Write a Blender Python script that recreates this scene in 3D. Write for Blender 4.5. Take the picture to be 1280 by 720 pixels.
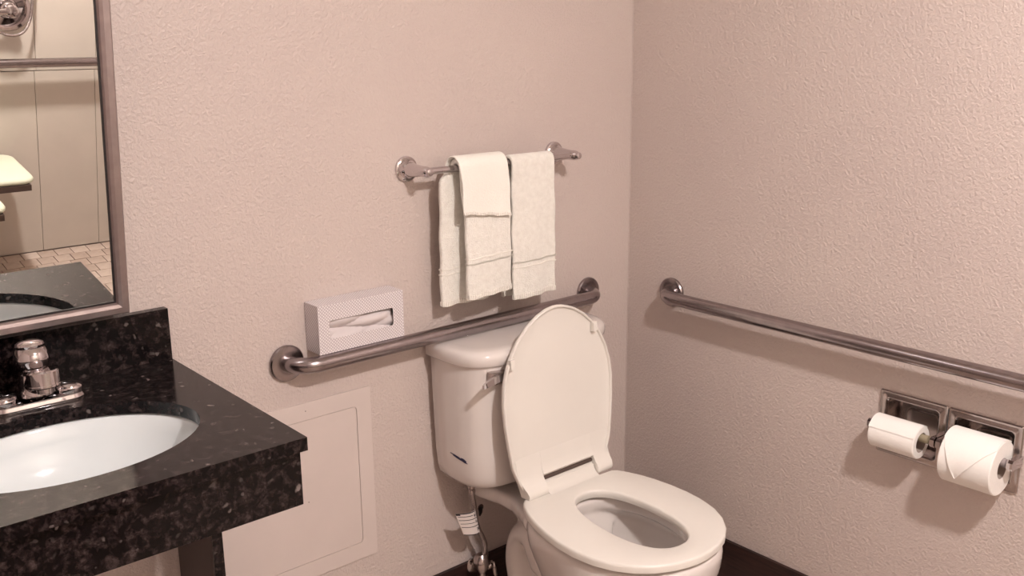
import bpy, bmesh, math, random
from mathutils import Vector, Matrix
from math import sin, cos, pi, radians

for o in list(bpy.data.objects):
    bpy.data.objects.remove(o, do_unlink=True)
S = bpy.context.scene
C = S.collection
random.seed(7)

# ------------------------------------------------------------------ camera
cam = bpy.data.objects.new('camera', bpy.data.cameras.new('camera'))
C.objects.link(cam)
S.camera = cam
cam.data.sensor_width = 36.0
cam.data.lens = 1220.7 / 1280 * 36
cam.data.clip_start = 0.02
_r = Vector((0.75743657, -0.65283701, -0.00967895))
_u = Vector((0.16620906, 0.17846125, 0.96980726))
_f = Vector((0.63139876, 0.73617621, -0.2436805))
cam.matrix_world = Matrix(((_r.x, _u.x, -_f.x, -2.01363), (_r.y, _u.y, -_f.y, -1.83841),
                           (_r.z, _u.z, -_f.z, 1.50102), (0, 0, 0, 1)))

# ------------------------------------------------------------------ world, light, exposure
W = bpy.data.worlds.new('world')
S.world = W
W.use_nodes = True
W.node_tree.nodes['Background'].inputs[0].default_value = (0.9, 0.85, 0.8, 1)
W.node_tree.nodes['Background'].inputs[1].default_value = 0.15
LAMP_STRENGTH = 850.0         # dome of the ceiling lamp
VANITY_FILL_STRENGTH = 9.0         # unseen lamp over the mirror, added to raise the ambient light
LAMP_COLOR = (1.0, 0.918, 0.882)
S.view_settings.view_transform = 'Standard'
S.view_settings.look = 'None'
S.view_settings.gamma = 1
S.view_settings.exposure = 0.22
S.view_settings.use_curve_mapping = False

# ------------------------------------------------------------------ materials
def newmat(name):
    m = bpy.data.materials.new(name)
    m.use_nodes = True
    nt = m.node_tree
    return m, nt, nt.nodes['Principled BSDF']

def N(nt, typ, **kw):
    n = nt.nodes.new(typ)
    for k, v in kw.items():
        if k in n.inputs:
            n.inputs[k].default_value = v
        else:
            setattr(n, k, v)
    return n

def coords(nt, kind='Object', scale=(1, 1, 1)):
    tc = nt.nodes.new('ShaderNodeTexCoord')
    mp = nt.nodes.new('ShaderNodeMapping')
    mp.inputs['Scale'].default_value = scale
    nt.links.new(tc.outputs[kind], mp.inputs['Vector'])
    return mp.outputs['Vector']

def ramp(nt, fac, stops):
    r = nt.nodes.new('ShaderNodeValToRGB')
    els = r.color_ramp.elements
    while len(els) < len(stops):
        els.new(0.5)
    for e, (p, c) in zip(els, stops):
        e.position = p
        e.color = (*c, 1) if len(c) == 3 else c
    nt.links.new(fac, r.inputs['Fac'])
    return r.outputs['Color']

def bump(nt, height, bsdf, strength, dist=0.002, normal=None):
    b = nt.nodes.new('ShaderNodeBump')
    b.inputs['Strength'].default_value = strength
    b.inputs['Distance'].default_value = dist
    nt.links.new(height, b.inputs['Height'])
    if normal is not None:
        nt.links.new(normal, b.inputs['Normal'])
    nt.links.new(b.outputs['Normal'], bsdf.inputs['Normal'])
    return b.outputs['Normal']

def mixc(nt, fac, a, b):
    m = nt.nodes.new('ShaderNodeMix')
    m.data_type = 'RGBA'
    if isinstance(fac, float):
        m.inputs[0].default_value = fac
    else:
        nt.links.new(fac, m.inputs[0])
    for sock, v in ((m.inputs[6], a), (m.inputs[7], b)):
        if isinstance(v, tuple):
            sock.default_value = (*v, 1)
        else:
            nt.links.new(v, sock)
    return m.outputs[2]

def plain(name, color, rough=0.5, metal=0.0, coat=0.0, nscale=None, nstr=0.0, var=0.06, spec=0.5):
    """Procedural material: slight colour variation plus optional fine relief."""
    m, nt, b = newmat(name)
    v = coords(nt)
    n = N(nt, 'ShaderNodeTexNoise', Scale=9.0, Detail=3.0)
    nt.links.new(v, n.inputs['Vector'])
    lo = tuple(c * (1 - var) for c in color)
    hi = tuple(min(1, c * (1 + var)) for c in color)
    nt.links.new(ramp(nt, n.outputs['Fac'], [(0.3, lo), (0.7, hi)]), b.inputs['Base Color'])
    b.inputs['Roughness'].default_value = rough
    b.inputs['Metallic'].default_value = metal
    b.inputs['Coat Weight'].default_value = coat
    b.inputs['Coat Roughness'].default_value = 0.05
    b.inputs['Specular IOR Level'].default_value = spec
    if nscale:
        n2 = N(nt, 'ShaderNodeTexNoise', Scale=nscale, Detail=2.0)
        nt.links.new(v, n2.inputs['Vector'])
        bump(nt, n2.outputs['Fac'], b, nstr)
    return m

def wall_material():
    m, nt, b = newmat('textured_wall_paint')
    v = coords(nt)
    big = N(nt, 'ShaderNodeTexNoise', Scale=2.2, Detail=3.0)
    nt.links.new(v, big.inputs['Vector'])
    nt.links.new(ramp(nt, big.outputs['Fac'], [(0.3, (0.575, 0.486, 0.455)), (0.7, (0.61, 0.522, 0.482))]),
                 b.inputs['Base Color'])
    b.inputs['Roughness'].default_value = 0.42
    b.inputs['Specular IOR Level'].default_value = 0.35
    n1 = N(nt, 'ShaderNodeTexNoise', Scale=145.0, Detail=2.5, Roughness=0.5, Distortion=0.6)
    nt.links.new(v, n1.inputs['Vector'])
    r = ramp(nt, n1.outputs['Fac'], [(0.38, (0, 0, 0)), (0.68, (1, 1, 1))])
    n2 = N(nt, 'ShaderNodeTexNoise', Scale=14.0, Detail=2.0)
    nt.links.new(v, n2.inputs['Vector'])
    nn = bump(nt, r, b, 0.6, 0.0018)
    bump(nt, n2.outputs['Fac'], b, 0.3, 0.004, nn)
    return m

def granite_material():
    m, nt, b = newmat('dark_speckled_granite')
    v = coords(nt)
    n1 = N(nt, 'ShaderNodeTexNoise', Scale=62.0, Detail=8.0, Roughness=0.72, Distortion=0.25)
    nt.links.new(v, n1.inputs['Vector'])
    base = ramp(nt, n1.outputs['Fac'], [(0.46, (0.003, 0.0018, 0.0022)), (0.54, (0.014, 0.009, 0.0092)),
                                        (0.63, (0.042, 0.0295, 0.029)), (0.76, (0.10, 0.078, 0.077))])
    vo = N(nt, 'ShaderNodeTexVoronoi', Scale=95.0)
    vo.feature = 'F1'
    warp = N(nt, 'ShaderNodeTexNoise', Scale=30.0, Detail=3.0)
    nt.links.new(v, warp.inputs['Vector'])
    add = N(nt, 'ShaderNodeVectorMath')
    add.operation = 'MULTIPLY_ADD'
    nt.links.new(warp.outputs['Color'], add.inputs[0])
    add.inputs[1].default_value = (0.035, 0.035, 0.035)
    nt.links.new(v, add.inputs[2])
    nt.links.new(add.outputs[0], vo.inputs['Vector'])
    fl = ramp(nt, vo.outputs['Color'], [(0.80, (0, 0, 0)), (0.97, (1, 1, 1))])
    d = ramp(nt, vo.outputs['Distance'], [(0.25, (1, 1, 1)), (0.5, (0, 0, 0))])
    mul = N(nt, 'ShaderNodeMath')
    mul.operation = 'MULTIPLY'
    nt.links.new(fl, mul.inputs[0])
    nt.links.new(d, mul.inputs[1])
    col = mixc(nt, mul.outputs[0], base, (0.23, 0.19, 0.18))
    nt.links.new(col, b.inputs['Base Color'])
    b.inputs['Roughness'].default_value = 0.13
    b.inputs['Specular IOR Level'].default_value = 0.24
    return m

def brushed(name, color, rough, axis_scale):
    m, nt, b = newmat(name)
    v = coords(nt, 'Object', axis_scale)
    n = N(nt, 'ShaderNodeTexNoise', Scale=60.0, Detail=2.0)
    nt.links.new(v, n.inputs['Vector'])
    nt.links.new(ramp(nt, n.outputs['Fac'], [(0.3, tuple(c * 0.88 for c in color)), (0.7, color)]), b.inputs['Base Color'])
    b.inputs['Metallic'].default_value = 1.0
    b.inputs['Roughness'].default_value = rough
    bump(nt, n.outputs['Fac'], b, 0.06, 0.0005)
    return m

def terry_material():
    m, nt, b = newmat('white_terry_cloth')
    v = coords(nt)
    vo = N(nt, 'ShaderNodeTexNoise', Scale=430.0, Detail=2.0)
    nt.links.new(v, vo.inputs['Vector'])
    n2 = N(nt, 'ShaderNodeTexNoise', Scale=90.0, Detail=3.0)
    nt.links.new(v, n2.inputs['Vector'])
    b.inputs['Base Color'].default_value = (0.86, 0.83, 0.76, 1)
    nt.links.new(ramp(nt, n2.outputs['Fac'], [(0.3, (0.87, 0.84, 0.775)), (0.7, (0.95, 0.925, 0.86))]), b.inputs['Base Color'])
    b.inputs['Roughness'].default_value = 0.95
    b.inputs['Specular IOR Level'].default_value = 0.1
    b.inputs['Sheen Weight'].default_value = 0.25
    a = N(nt, 'ShaderNodeMath')
    a.operation = 'MULTIPLY_ADD'
    a.inputs[1].default_value = 0.6
    nt.links.new(n2.outputs['Fac'], a.inputs[0])
    nt.links.new(vo.outputs['Fac'], a.inputs[2])
    bump(nt, a.outputs[0], b, 1.0, 0.0030)
    return m

def ribbed_cloth(name, axis_scale, strength=0.5):
    m, nt, b = newmat(name)
    v = coords(nt, 'Object')
    w = N(nt, 'ShaderNodeTexWave', Scale=axis_scale, Distortion=0.6)
    w.bands_direction = 'X'
    nt.links.new(v, w.inputs['Vector'])
    nt.links.new(ramp(nt, w.outputs['Fac'], [(0.0, (0.76, 0.72, 0.65)), (0.6, (0.90, 0.87, 0.80))]), b.inputs['Base Color'])
    b.inputs['Roughness'].default_value = 0.9
    bump(nt, w.outputs['Fac'], b, strength, 0.002)
    return m

def dotted_card():
    m, nt, b = newmat('polka_dot_card')
    tc = nt.nodes.new('ShaderNodeTexCoord')
    sep = nt.nodes.new('ShaderNodeSeparateXYZ')
    nt.links.new(tc.outputs['UV'], sep.inputs[0])
    def mth(op, a, bb=None):
        n = nt.nodes.new('ShaderNodeMath')
        n.operation = op
        for i, x in enumerate((a, bb)):
            if x is None:
                continue
            if isinstance(x, (int, float)):
                n.inputs[i].default_value = x
            else:
                nt.links.new(x, n.inputs[i])
        return n.outputs[0]
    P = 0.0072                                                   # dot pitch in metres (UV is in metres)
    u = mth('DIVIDE', sep.outputs[0], P)
    vv = mth('DIVIDE', sep.outputs[1], P)
    a = mth('SUBTRACT', mth('FRACT', mth('ADD', u, vv)), 0.5)
    c = mth('SUBTRACT', mth('FRACT', mth('SUBTRACT', u, vv)), 0.5)
    d = mth('SQRT', mth('ADD', mth('MULTIPLY', a, a), mth('MULTIPLY', c, c)))
    f = mth('LESS_THAN', d, 0.27)
    nt.links.new(mixc(nt, f, (0.56, 0.50, 0.52), (0.90, 0.87, 0.85)), b.inputs['Base Color'])
    b.inputs['Roughness'].default_value = 0.5
    return m

def wood_dark():
    m, nt, b = newmat('dark_wood_grain_baseboard')
    v = coords(nt, 'Object', (3, 3, 60))
    n = N(nt, 'ShaderNodeTexNoise', Scale=3.0, Detail=6.0, Distortion=0.8)
    nt.links.new(v, n.inputs['Vector'])
    nt.links.new(ramp(nt, n.outputs['Fac'], [(0.3, (0.010, 0.0035, 0.0035)), (0.75, (0.045, 0.017, 0.014))]), b.inputs['Base Color'])
    b.inputs['Roughness'].default_value = 0.45
    return m

def tile_material():
    m, nt, b = newmat('beige_stone_tile')
    v = coords(nt)
    n = N(nt, 'ShaderNodeTexNoise', Scale=14.0, Detail=6.0)
    nt.links.new(v, n.inputs['Vector'])
    info = nt.nodes.new('ShaderNodeObjectInfo')
    base = ramp(nt, n.outputs['Fac'], [(0.3, (0.48, 0.39, 0.335)), (0.7, (0.72, 0.63, 0.56))])
    tint = ramp(nt, info.outputs['Random'], [(0.0, (0.80, 0.74, 0.70)), (1.0, (1.0, 0.98, 0.95))])
    mm = nt.nodes.new('ShaderNodeMix')
    mm.data_type = 'RGBA'
    mm.blend_type = 'MULTIPLY'
    mm.inputs[0].default_value = 1.0
    nt.links.new(base, mm.inputs[6])
    nt.links.new(tint, mm.inputs[7])
    nt.links.new(mm.outputs[2], b.inputs['Base Color'])
    b.inputs['Roughness'].default_value = 0.4
    return m

def emitter(name, color, strength):
    m, nt, b = newmat(name)
    b.inputs['Base Color'].default_value = (0.9, 0.88, 0.85, 1)
    b.inputs['Emission Color'].default_value = (*color, 1)
    b.inputs['Emission Strength'].default_value = strength
    return m

M = {}
M['wall'] = wall_material()
M['ceiling'] = plain('white_ceiling_paint', (0.80, 0.755, 0.71), 0.8, nscale=120, nstr=0.3)
M['granite'] = granite_material()
M['steel'] = brushed('brushed_stainless', (0.375, 0.33, 0.335), 0.23, (1, 1, 1))
M['frame_steel'] = brushed('brushed_mirror_frame', (0.42, 0.35, 0.345), 0.38, (1, 1, 1))
M['chrome'] = plain('polished_chrome', (0.60, 0.56, 0.57), 0.05, 1.0, var=0.02)
M['satin_chrome'] = plain('worn_chrome', (0.47, 0.415, 0.40), 0.2, 1.0, var=0.12)
M['mirror'] = plain('mirror_glass', (0.87, 0.86, 0.84), 0.0, 1.0, var=0.0)
M['porcelain'] = plain('glazed_porcelain', (0.72, 0.665, 0.635), 0.1, 0.0, coat=0.5, var=0.015)
M['seat_plastic'] = plain('toilet_seat_plastic', (0.77, 0.735, 0.685), 0.28, 0.0, var=0.015)
M['sink'] = plain('white_sink_glaze', (0.76, 0.81, 0.83), 0.1, 0.0, coat=0.5, var=0.01)
M['panel_plastic'] = plain('off_white_panel_plastic', (0.635, 0.55, 0.515), 0.5, var=0.02, nscale=25, nstr=0.03)
M['shower'] = plain('beige_shower_panel', (0.62, 0.565, 0.495), 0.45, var=0.03)
M['dark'] = plain('dark_rubber', (0.012, 0.008, 0.009), 0.5)
M['gap'] = plain('dark_brown_matte', (0.09, 0.06, 0.055), 0.8)  # plain dark brown for the screw heads and the wall anchor
M['dark_laminate'] = plain('dark_brown_laminate', (0.045, 0.028, 0.027), 0.4)
M['wood'] = wood_dark()
M['tile'] = tile_material()
M['grout'] = plain('brown_grout', (0.15, 0.11, 0.095), 0.9, nscale=80, nstr=0.3)
M['terry'] = terry_material()
M['hem'] = ribbed_cloth('ribbed_towel_hem', 55.0, 0.7)
M['band'] = plain('woven_towel_band', (0.86, 0.83, 0.76), 0.9, var=0.03, nscale=260, nstr=0.3)
M['washcloth'] = plain('thin_white_terry', (0.87, 0.85, 0.785), 0.95, var=0.03, nscale=300, nstr=0.6)
M['paper'] = plain('toilet_paper', (0.87, 0.84, 0.805), 0.95, var=0.02, nscale=160, nstr=0.25)
M['tissue'] = plain('facial_tissue', (0.68, 0.62, 0.62), 0.95, var=0.04, nscale=60, nstr=0.15)
M['cardboard'] = plain('grey_cardboard', (0.36, 0.29, 0.25), 0.9)
M['card'] = dotted_card()
M['khaki'] = plain('khaki_plastic_roller', (0.27, 0.23, 0.155), 0.45)
M['grey_plastic'] = plain('grey_plastic_roller', (0.30, 0.26, 0.26), 0.4)
M['label'] = plain('white_tag_paper', (0.78, 0.70, 0.66), 0.6)
M['ink'] = plain('black_ink', (0.02, 0.014, 0.02), 0.6)
M['blue_ink'] = plain('dark_blue_ink', (0.02, 0.02, 0.07), 0.4)
M['green_seat'] = plain('pale_green_seat_plastic', (0.72, 0.76, 0.60), 0.35, var=0.02)
M['seat_frame'] = plain('dark_seat_frame', (0.10, 0.07, 0.06), 0.4, 0.3)
M['hose'] = plain('braided_steel_hose', (0.42, 0.37, 0.36), 0.25, 1.0, nscale=500, nstr=0.8)
M['water'] = plain('standing_water', (0.62, 0.60, 0.57), 0.02, 0.0, var=0.0)
M['lamp_glass'] = emitter('lit_lamp_glass', LAMP_COLOR, LAMP_STRENGTH)
M['vanity_fill_glass'] = emitter('vanity_fill_emitter', (1.0, 0.97, 0.95), VANITY_FILL_STRENGTH)

# ------------------------------------------------------------------ helpers
def tag(o, label=None, cat=None, group=None, kind=None):
    if label: o['label'] = label
    if cat: o['category'] = cat
    if group: o['group'] = group
    if kind: o['kind'] = kind
    return o

def thing(name, loc, label, cat, group=None, rot=(0, 0, 0)):
    o = bpy.data.objects.new(name, None)
    C.objects.link(o)
    o.location = loc
    o.rotation_euler = rot
    o.empty_display_size = 0.05
    return tag(o, label, cat, group)

def wloc(p):
    v = Vector((0, 0, 0))
    while p is not None:
        v += p.location
        p = p.parent
    return v

def link(name, bm, mat, parent=None, smooth=True, angle=38, local=False, bevel=None, segs=2, mods=None):
    """One mesh object; coordinates are world ones unless local=True."""
    if bevel:
        es = [e for e in bm.edges if len(e.link_faces) == 2 and e.calc_face_angle(0) > radians(30)]
        bmesh.ops.bevel(bm, geom=es, offset=bevel, segments=segs, profile=0.6, affect='EDGES')
    bmesh.ops.recalc_face_normals(bm, faces=bm.faces)
    if parent is not None and not local:
        off = wloc(parent)
        for v in bm.verts:
            v.co -= off
    me = bpy.data.meshes.new(name)
    bm.to_mesh(me)
    bm.free()
    for mm in (mat if isinstance(mat, (list, tuple)) else [mat]):
        me.materials.append(mm)
    if smooth:
        me.shade_smooth()
        me.set_sharp_from_angle(angle=radians(angle))
    o = bpy.data.objects.new(name, me)
    C.objects.link(o)
    if parent is not None:
        o.parent = parent
    for typ, kw in (mods or []):
        md = o.modifiers.new(typ.lower(), typ)
        for k, v in kw.items():
            setattr(md, k, v)
    return o

def box(bm, x0, x1, y0, y1, z0, z1):
    vs = [bm.verts.new((x, y, z)) for x in (x0, x1) for y in (y0, y1) for z in (z0, z1)]
    for f in ((0, 1, 3, 2), (4, 6, 7, 5), (0, 4, 5, 1), (2, 3, 7, 6), (0, 2, 6, 4), (1, 5, 7, 3)):
        bm.faces.new([vs[i] for i in f])
    return bm

def B(x0, x1, y0, y1, z0, z1):
    return box(bmesh.new(), x0, x1, y0, y1, z0, z1)

def rings(bm, loops, cap0=True, cap1=True, closed=False):
    """Skin successive closed loops of equal count."""
    R = [[bm.verts.new(p) for p in lp] for lp in loops]
    n = len(R[0])
    rng = range(len(R)) if closed else range(len(R) - 1)
    for i in rng:
        a, b = R[i], R[(i + 1) % len(R)]
        for k in range(n):
            bm.faces.new((a[k], a[(k + 1) % n], b[(k + 1) % n], b[k]))
    if not closed:
        if cap0: bm.faces.new(R[0][::-1])
        if cap1: bm.faces.new(R[-1])
    return R

def frame_of(d):
    d = Vector(d).normalized()
    up = Vector((0, 0, 1)) if abs(d.z) < 0.95 else Vector((0, 1, 0))
    a = d.cross(up).normalized()
    return a, d.cross(a).normalized(), d

def lathe(bm, origin, axis, prof, n=32, cap0=True, cap1=True):
    """prof: list of (radius, distance along axis)."""
    a, b, d = frame_of(axis)
    o = Vector(origin)
    loops = []
    for r, h in prof:
        loops.append([o + d * h + a * (r * cos(2 * pi * k / n)) + b * (r * sin(2 * pi * k / n)) for k in range(n)])
    rings(bm, loops, cap0, cap1)
    return bm

def tube(bm, pts, r, n=16, cap=True):
    pts = [Vector(p) for p in pts]
    m = len(pts)
    rad = r if isinstance(r, (list, tuple)) else [r] * m
    T = []
    for i in range(m):
        t = (pts[min(i + 1, m - 1)] - pts[max(i - 1, 0)]).normalized()
        T.append(t)
    a, b, _ = frame_of(T[0])
    loops = []
    for i in range(m):
        if i:
            q = T[i - 1].rotation_difference(T[i])
            a = q @ a
            b = q @ b
        loops.append([pts[i] + a * (rad[i] * cos(2 * pi * k / n)) + b * (rad[i] * sin(2 * pi * k / n)) for k in range(n)])
    rings(bm, loops, cap, cap)
    return bm

def catmull(pts, sub=6):
    P = [Vector(p) for p in pts]
    P = [P[0] * 2 - P[1]] + P + [P[-1] * 2 - P[-2]]
    out = []
    for i in range(1, len(P) - 2):
        p0, p1, p2, p3 = P[i - 1:i + 3]
        for k in range(sub):
            t = k / sub
            out.append(0.5 * ((2 * p1) + (p2 - p0) * t + (2 * p0 - 5 * p1 + 4 * p2 - p3) * t * t + (3 * p1 - p0 - 3 * p2 + p3) * t ** 3))
    out.append(P[-2])
    return out

def elbow_path(a, b, c, R=0.045, seg=8):
    """from a towards b, rounded at b, to c."""
    a, b, c = Vector(a), Vector(b), Vector(c)
    u = (a - b).normalized()
    v = (c - b).normalized()
    s = b + u * R
    e = b + v * R
    out = [a]
    for k in range(seg + 1):
        t = k / seg * pi / 2
        out.append(b + u * R * (1 - sin(t)) + v * R * (1 - cos(t)))
    out.append(c)
    return out

def rrect(cx, cy, hx, hy, r, n=6):
    """rounded rectangle, 4*(n+1) points, counter-clockwise from the right."""
    out = []
    for sx, sy, a0 in ((1, 1, 0), (-1, 1, 90), (-1, -1, 180), (1, -1, 270)):
        for k in range(n + 1):
            a = radians(a0 + 90 * k / n)
            out.append((cx + sx * (hx - r) + r * cos(a), cy + sy * (hy - r) + r * sin(a)))
    return out

def ringplate(bm, outer, inner, f, t0, t1):
    """closed plate with a hole: outer/inner 2-D loops of equal count, f(x, y, t) -> 3-D."""
    loops = [[f(x, y, t0) for x, y in outer], [f(x, y, t1) for x, y in outer],
             [f(x, y, t1) for x, y in inner], [f(x, y, t0) for x, y in inner]]
    rings(bm, loops, closed=True)
    return bm

def prism(bm, outline, f, t0, t1):
    rings(bm, [[f(x, y, t0) for x, y in outline], [f(x, y, t1) for x, y in outline]])
    return bm

# ------------------------------------------------------------------ room shell
RX0, RY0, RZ = -2.72, -2.62, 2.36      # left wall, shower wall, ceiling
def struct(name, bm, mat, **kw):
    return tag(link(name, bm, mat, **kw), kind='structure')

struct('wall_back', B(RX0 - .1, .1, 0, .1, -.05, RZ + .1), M['wall'], smooth=False)
# right wall with the pocket for the recessed paper holder
TY, TZ, THY, THZ = -.945, .652, .159, .075
bm = bmesh.new()
n_ = 6
outer = rrect((RY0 + 0) / 2 - .0, RZ / 2, abs(RY0) / 2, RZ / 2, .0001, n_)
inner = rrect(TY, TZ, THY - .008, THZ - .008, .004, n_)
ringplate(bm, outer, inner, lambda a, b, t: (t, a, b), 0.0, 0.1)
struct('wall_right', bm, M['wall'], smooth=False)
struct('wall_left', B(RX0 - .1, RX0, RY0 - .1, 0, -.05, RZ + .1), M['wall'], smooth=False)
struct('ceiling', B(RX0, 0, RY0, 0, RZ, RZ + .1), M['ceiling'], smooth=False)
wf = struct('wall_front', B(RX0 - .1, .1, RY0 - .1, RY0, -.05, RZ + .1), M['wall'], smooth=False)
# shower surround: moulded panels in two rows, seams seen in the mirror
def panel(name, x0, x1, z0, z1):
    bm = B(x0 + .0012, x1 - .0012, RY0, RY0 + .012, z0 + .001, z1 - .001)
    return link(name, bm, M['shower'], wf, bevel=.003, segs=2, angle=50)
xs = [-1.95, -1.72, -1.485, -1.25, -1.015, -.774, -.535, -.30, -.06]
for i in range(len(xs) - 1):
    panel('wall_panel', xs[i], xs[i + 1], .004, .795)
    panel('wall_panel', xs[i] + .008, xs[i + 1] + .008, .797, 2.1)

floor = struct('floor', B(RX0, 0, RY0, 0, -.05, -.004), M['grout'], smooth=False)
# mosaic tiles: the ones the mirror shows are single parts, the rest joined
PT, G = .0685, .0035
tile_me = None
rest = bmesh.new()
rows = int(2.6 / PT)
for j in range(rows + 1):
    y1 = RY0 + .012 + j * PT
    off = (j % 2) * PT * .5 + .012 * ((j * 7) % 3)
    nx = int(abs(RX0) / PT) + 1
    for i in range(nx):
        x1 = RX0 + off + i * PT
        if x1 + PT - G > -.002 or y1 + PT - G > -.012:
            continue
        if -1.12 < x1 < -.30 and j < 7:
            if tile_me is None:
                b0 = B(0, PT - G, 0, PT - G, -.008, 0)
                t = link('tile', b0, M['tile'], None, bevel=.0012, segs=1)
                t.location = (x1, y1, 0)
                t.parent = floor
                tile_me = t.data
            else:
                t = bpy.data.objects.new('tile', tile_me)
                C.objects.link(t)
                t.location = (x1, y1, random.uniform(-.0006, .0006))
                t.parent = floor
        else:
            box(rest, x1, x1 + PT - G, y1, y1 + PT - G, -.008, 0)
tag(link('tile_field', rest, M['tile'], floor, smooth=False), kind='stuff')

BB = .1815
def baseboard(name, x0, x1, y0, y1):
    return struct(name, B(x0, x1, y0, y1, .001, BB), M['wood'], bevel=.003)
baseboard('baseboard_back', RX0, -.0005, -.010, -.0003)
baseboard('baseboard_right', -.010, -.0003, -2.60, -.0105)
baseboard('baseboard_left', RX0, RX0 + .010, -2.60, -.012)
# painter's bead where the two walls meet
struct('trim_1', tube(bmesh.new(), [(-.0012, -.0012, BB), (-.0012, -.0012, RZ)], .0012, 8), M['wall'])

# ------------------------------------------------------------------ ceiling lamp, added fill lamp over the mirror
LX, LY = -1.06, -1.97
t = thing('ceiling_light', (LX, LY, RZ), 'round flush ceiling lamp with lit glass dome, out of view overhead', 'light')
link('base', lathe(bmesh.new(), (LX, LY, RZ), (0, 0, -1), [(.13, 0), (.135, .006), (.13, .02), (.10, .026)]), M['frame_steel'], t)
link('glass_dome', lathe(bmesh.new(), (LX, LY, RZ - .026), (0, 0, -1),
     [(.070, 0), (.068, .010), (.058, .024), (.036, .034), (.012, .038)]), M['lamp_glass'], t)
VX, VZ = -1.72, 2.16
t = thing('vanity_fill_light', (VX, 0, VZ), 'assumed glass bar lamp over the mirror, added as fill light, out of view', 'light')
link('wall_plate', B(VX - .14, VX + .14, -.022, -.0005, VZ - .045, VZ + .045), M['frame_steel'], t, bevel=.004)
link('arm', tube(bmesh.new(), [(VX, -.02, VZ), (VX, -.07, VZ)], .012), M['frame_steel'], t)
link('glass_shade', tube(bmesh.new(), [(VX - .27, -.10, VZ), (VX - .26, -.10, VZ), (VX + .26, -.10, VZ), (VX + .27, -.10, VZ)],
     [.028, .04, .04, .028], 24), M['vanity_fill_glass'], t)

# ------------------------------------------------------------------ vanity: granite top, backsplash, apron, support
CT, CR, CF, CL = .907, -1.332, -.549, -2.02
cx_, cy_, ca, cb = -1.622, -.318, .206, .155
t = thing('vanity_counter', (-1.68, 0, 0), 'dark speckled granite vanity top with backsplash and deep apron, on the left', 'counter')
NE = 64
ell = [(cx_ + ca * cos(2 * pi * k / NE), cy_ + cb * sin(2 * pi * k / NE)) for k in range(NE)]
def rect_loop(x0, x1, y0, y1, cx, cy, n):
    """points on a rectangle at the same angles as an n-gon, corners snapped in."""
    pts = []
    for k in range(n):
        a = 2 * pi * k / n
        dx, dy = cos(a), sin(a)
        tt = 1e9
        if dx > 1e-9: tt = min(tt, (x1 - cx) / dx)
        if dx < -1e-9: tt = min(tt, (x0 - cx) / dx)
        if dy > 1e-9: tt = min(tt, (y1 - cy) / dy)
        if dy < -1e-9: tt = min(tt, (y0 - cy) / dy)
        pts.append([cx + dx * tt, cy + dy * tt])
    for c in ((x0, y0), (x0, y1), (x1, y0), (x1, y1)):
        i = min(range(n), key=lambda q: (pts[q][0] - c[0]) ** 2 + (pts[q][1] - c[1]) ** 2)
        pts[i] = list(c)
    return pts
bm = bmesh.new()
ringplate(bm, rect_loop(CL, CR, CF, -.0005, cx_, cy_, NE), ell, lambda x, y, z: (x, y, z), CT - .022, CT)
link('countertop', bm, M['granite'], t, bevel=.003, segs=2)
link('backsplash', B(CL, CR, -.020, -.0005, CT + .0003, 1.009), M['granite'], t, bevel=.0015)
link('apron', B(CL, -1.336, -.530, -.508, .787, CT - .0225), M['granite'], t, bevel=.0015)
link('apron', B(-1.356, -1.336, -.5075, -.0015, .787, CT - .0225), M['granite'], t, bevel=.0015)
sp = link('support_panel', B(-1.356, -1.3365, -.190, -.0105, .002, .7865), M['dark_laminate'], t, bevel=.001)
link('edge_strip', B(-1.3565, -1.3362, -.1945, -.1902, .002, .7865), M['granite'], sp, bevel=.0006)

# undermount basin
t = thing('sink', (cx_, cy_, .74), 'white oval undermount basin set in the dark granite top', 'sink')
bm = bmesh.new()
prof = [(1.12, .0), (1.12, -.012), (1.02, -.016), (.97, -.06), (.84, -.105), (.6, -.135), (.3, -.148), (.12, -.152)]
zt = CT - .0228
out_, in_ = [], []
def eloop(s, z, g=0.0):
    return [(cx_ + (ca * s + g) * cos(2 * pi * k / NE), cy_ + (cb * s + g) * sin(2 * pi * k / NE), z) for k in range(NE)]
loops = [eloop(s, zt + h) for s, h in prof]
inner = [eloop(1.03, zt), eloop(1.0, zt - .006), eloop(.965, zt - .03), eloop(.90, zt - .062), eloop(.78, zt - .09), eloop(.58, zt - .114),
         eloop(.34, zt - .126), eloop(.14, zt - .130)]
rings(bm, loops[::-1] + inner, True, True)
link('basin', bm, M['sink'], t, angle=60)
bm = lathe(bmesh.new(), (cx_, cy_, zt - .1305), (0, 0, 1), [(.03, 0), (.03, .003), (.026, .005), (.018, .003), (.016, .006), (.004, .008)])
link('drain', bm, M['chrome'], t)
bm = lathe(bmesh.new(), (cx_, cy_ - cb * .93, zt - .043), (0, .97, .25), [(.011, -.004), (.011, .002), (.006, .002)])
link('overflow_ring', bm, M['chrome'], t)

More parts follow.
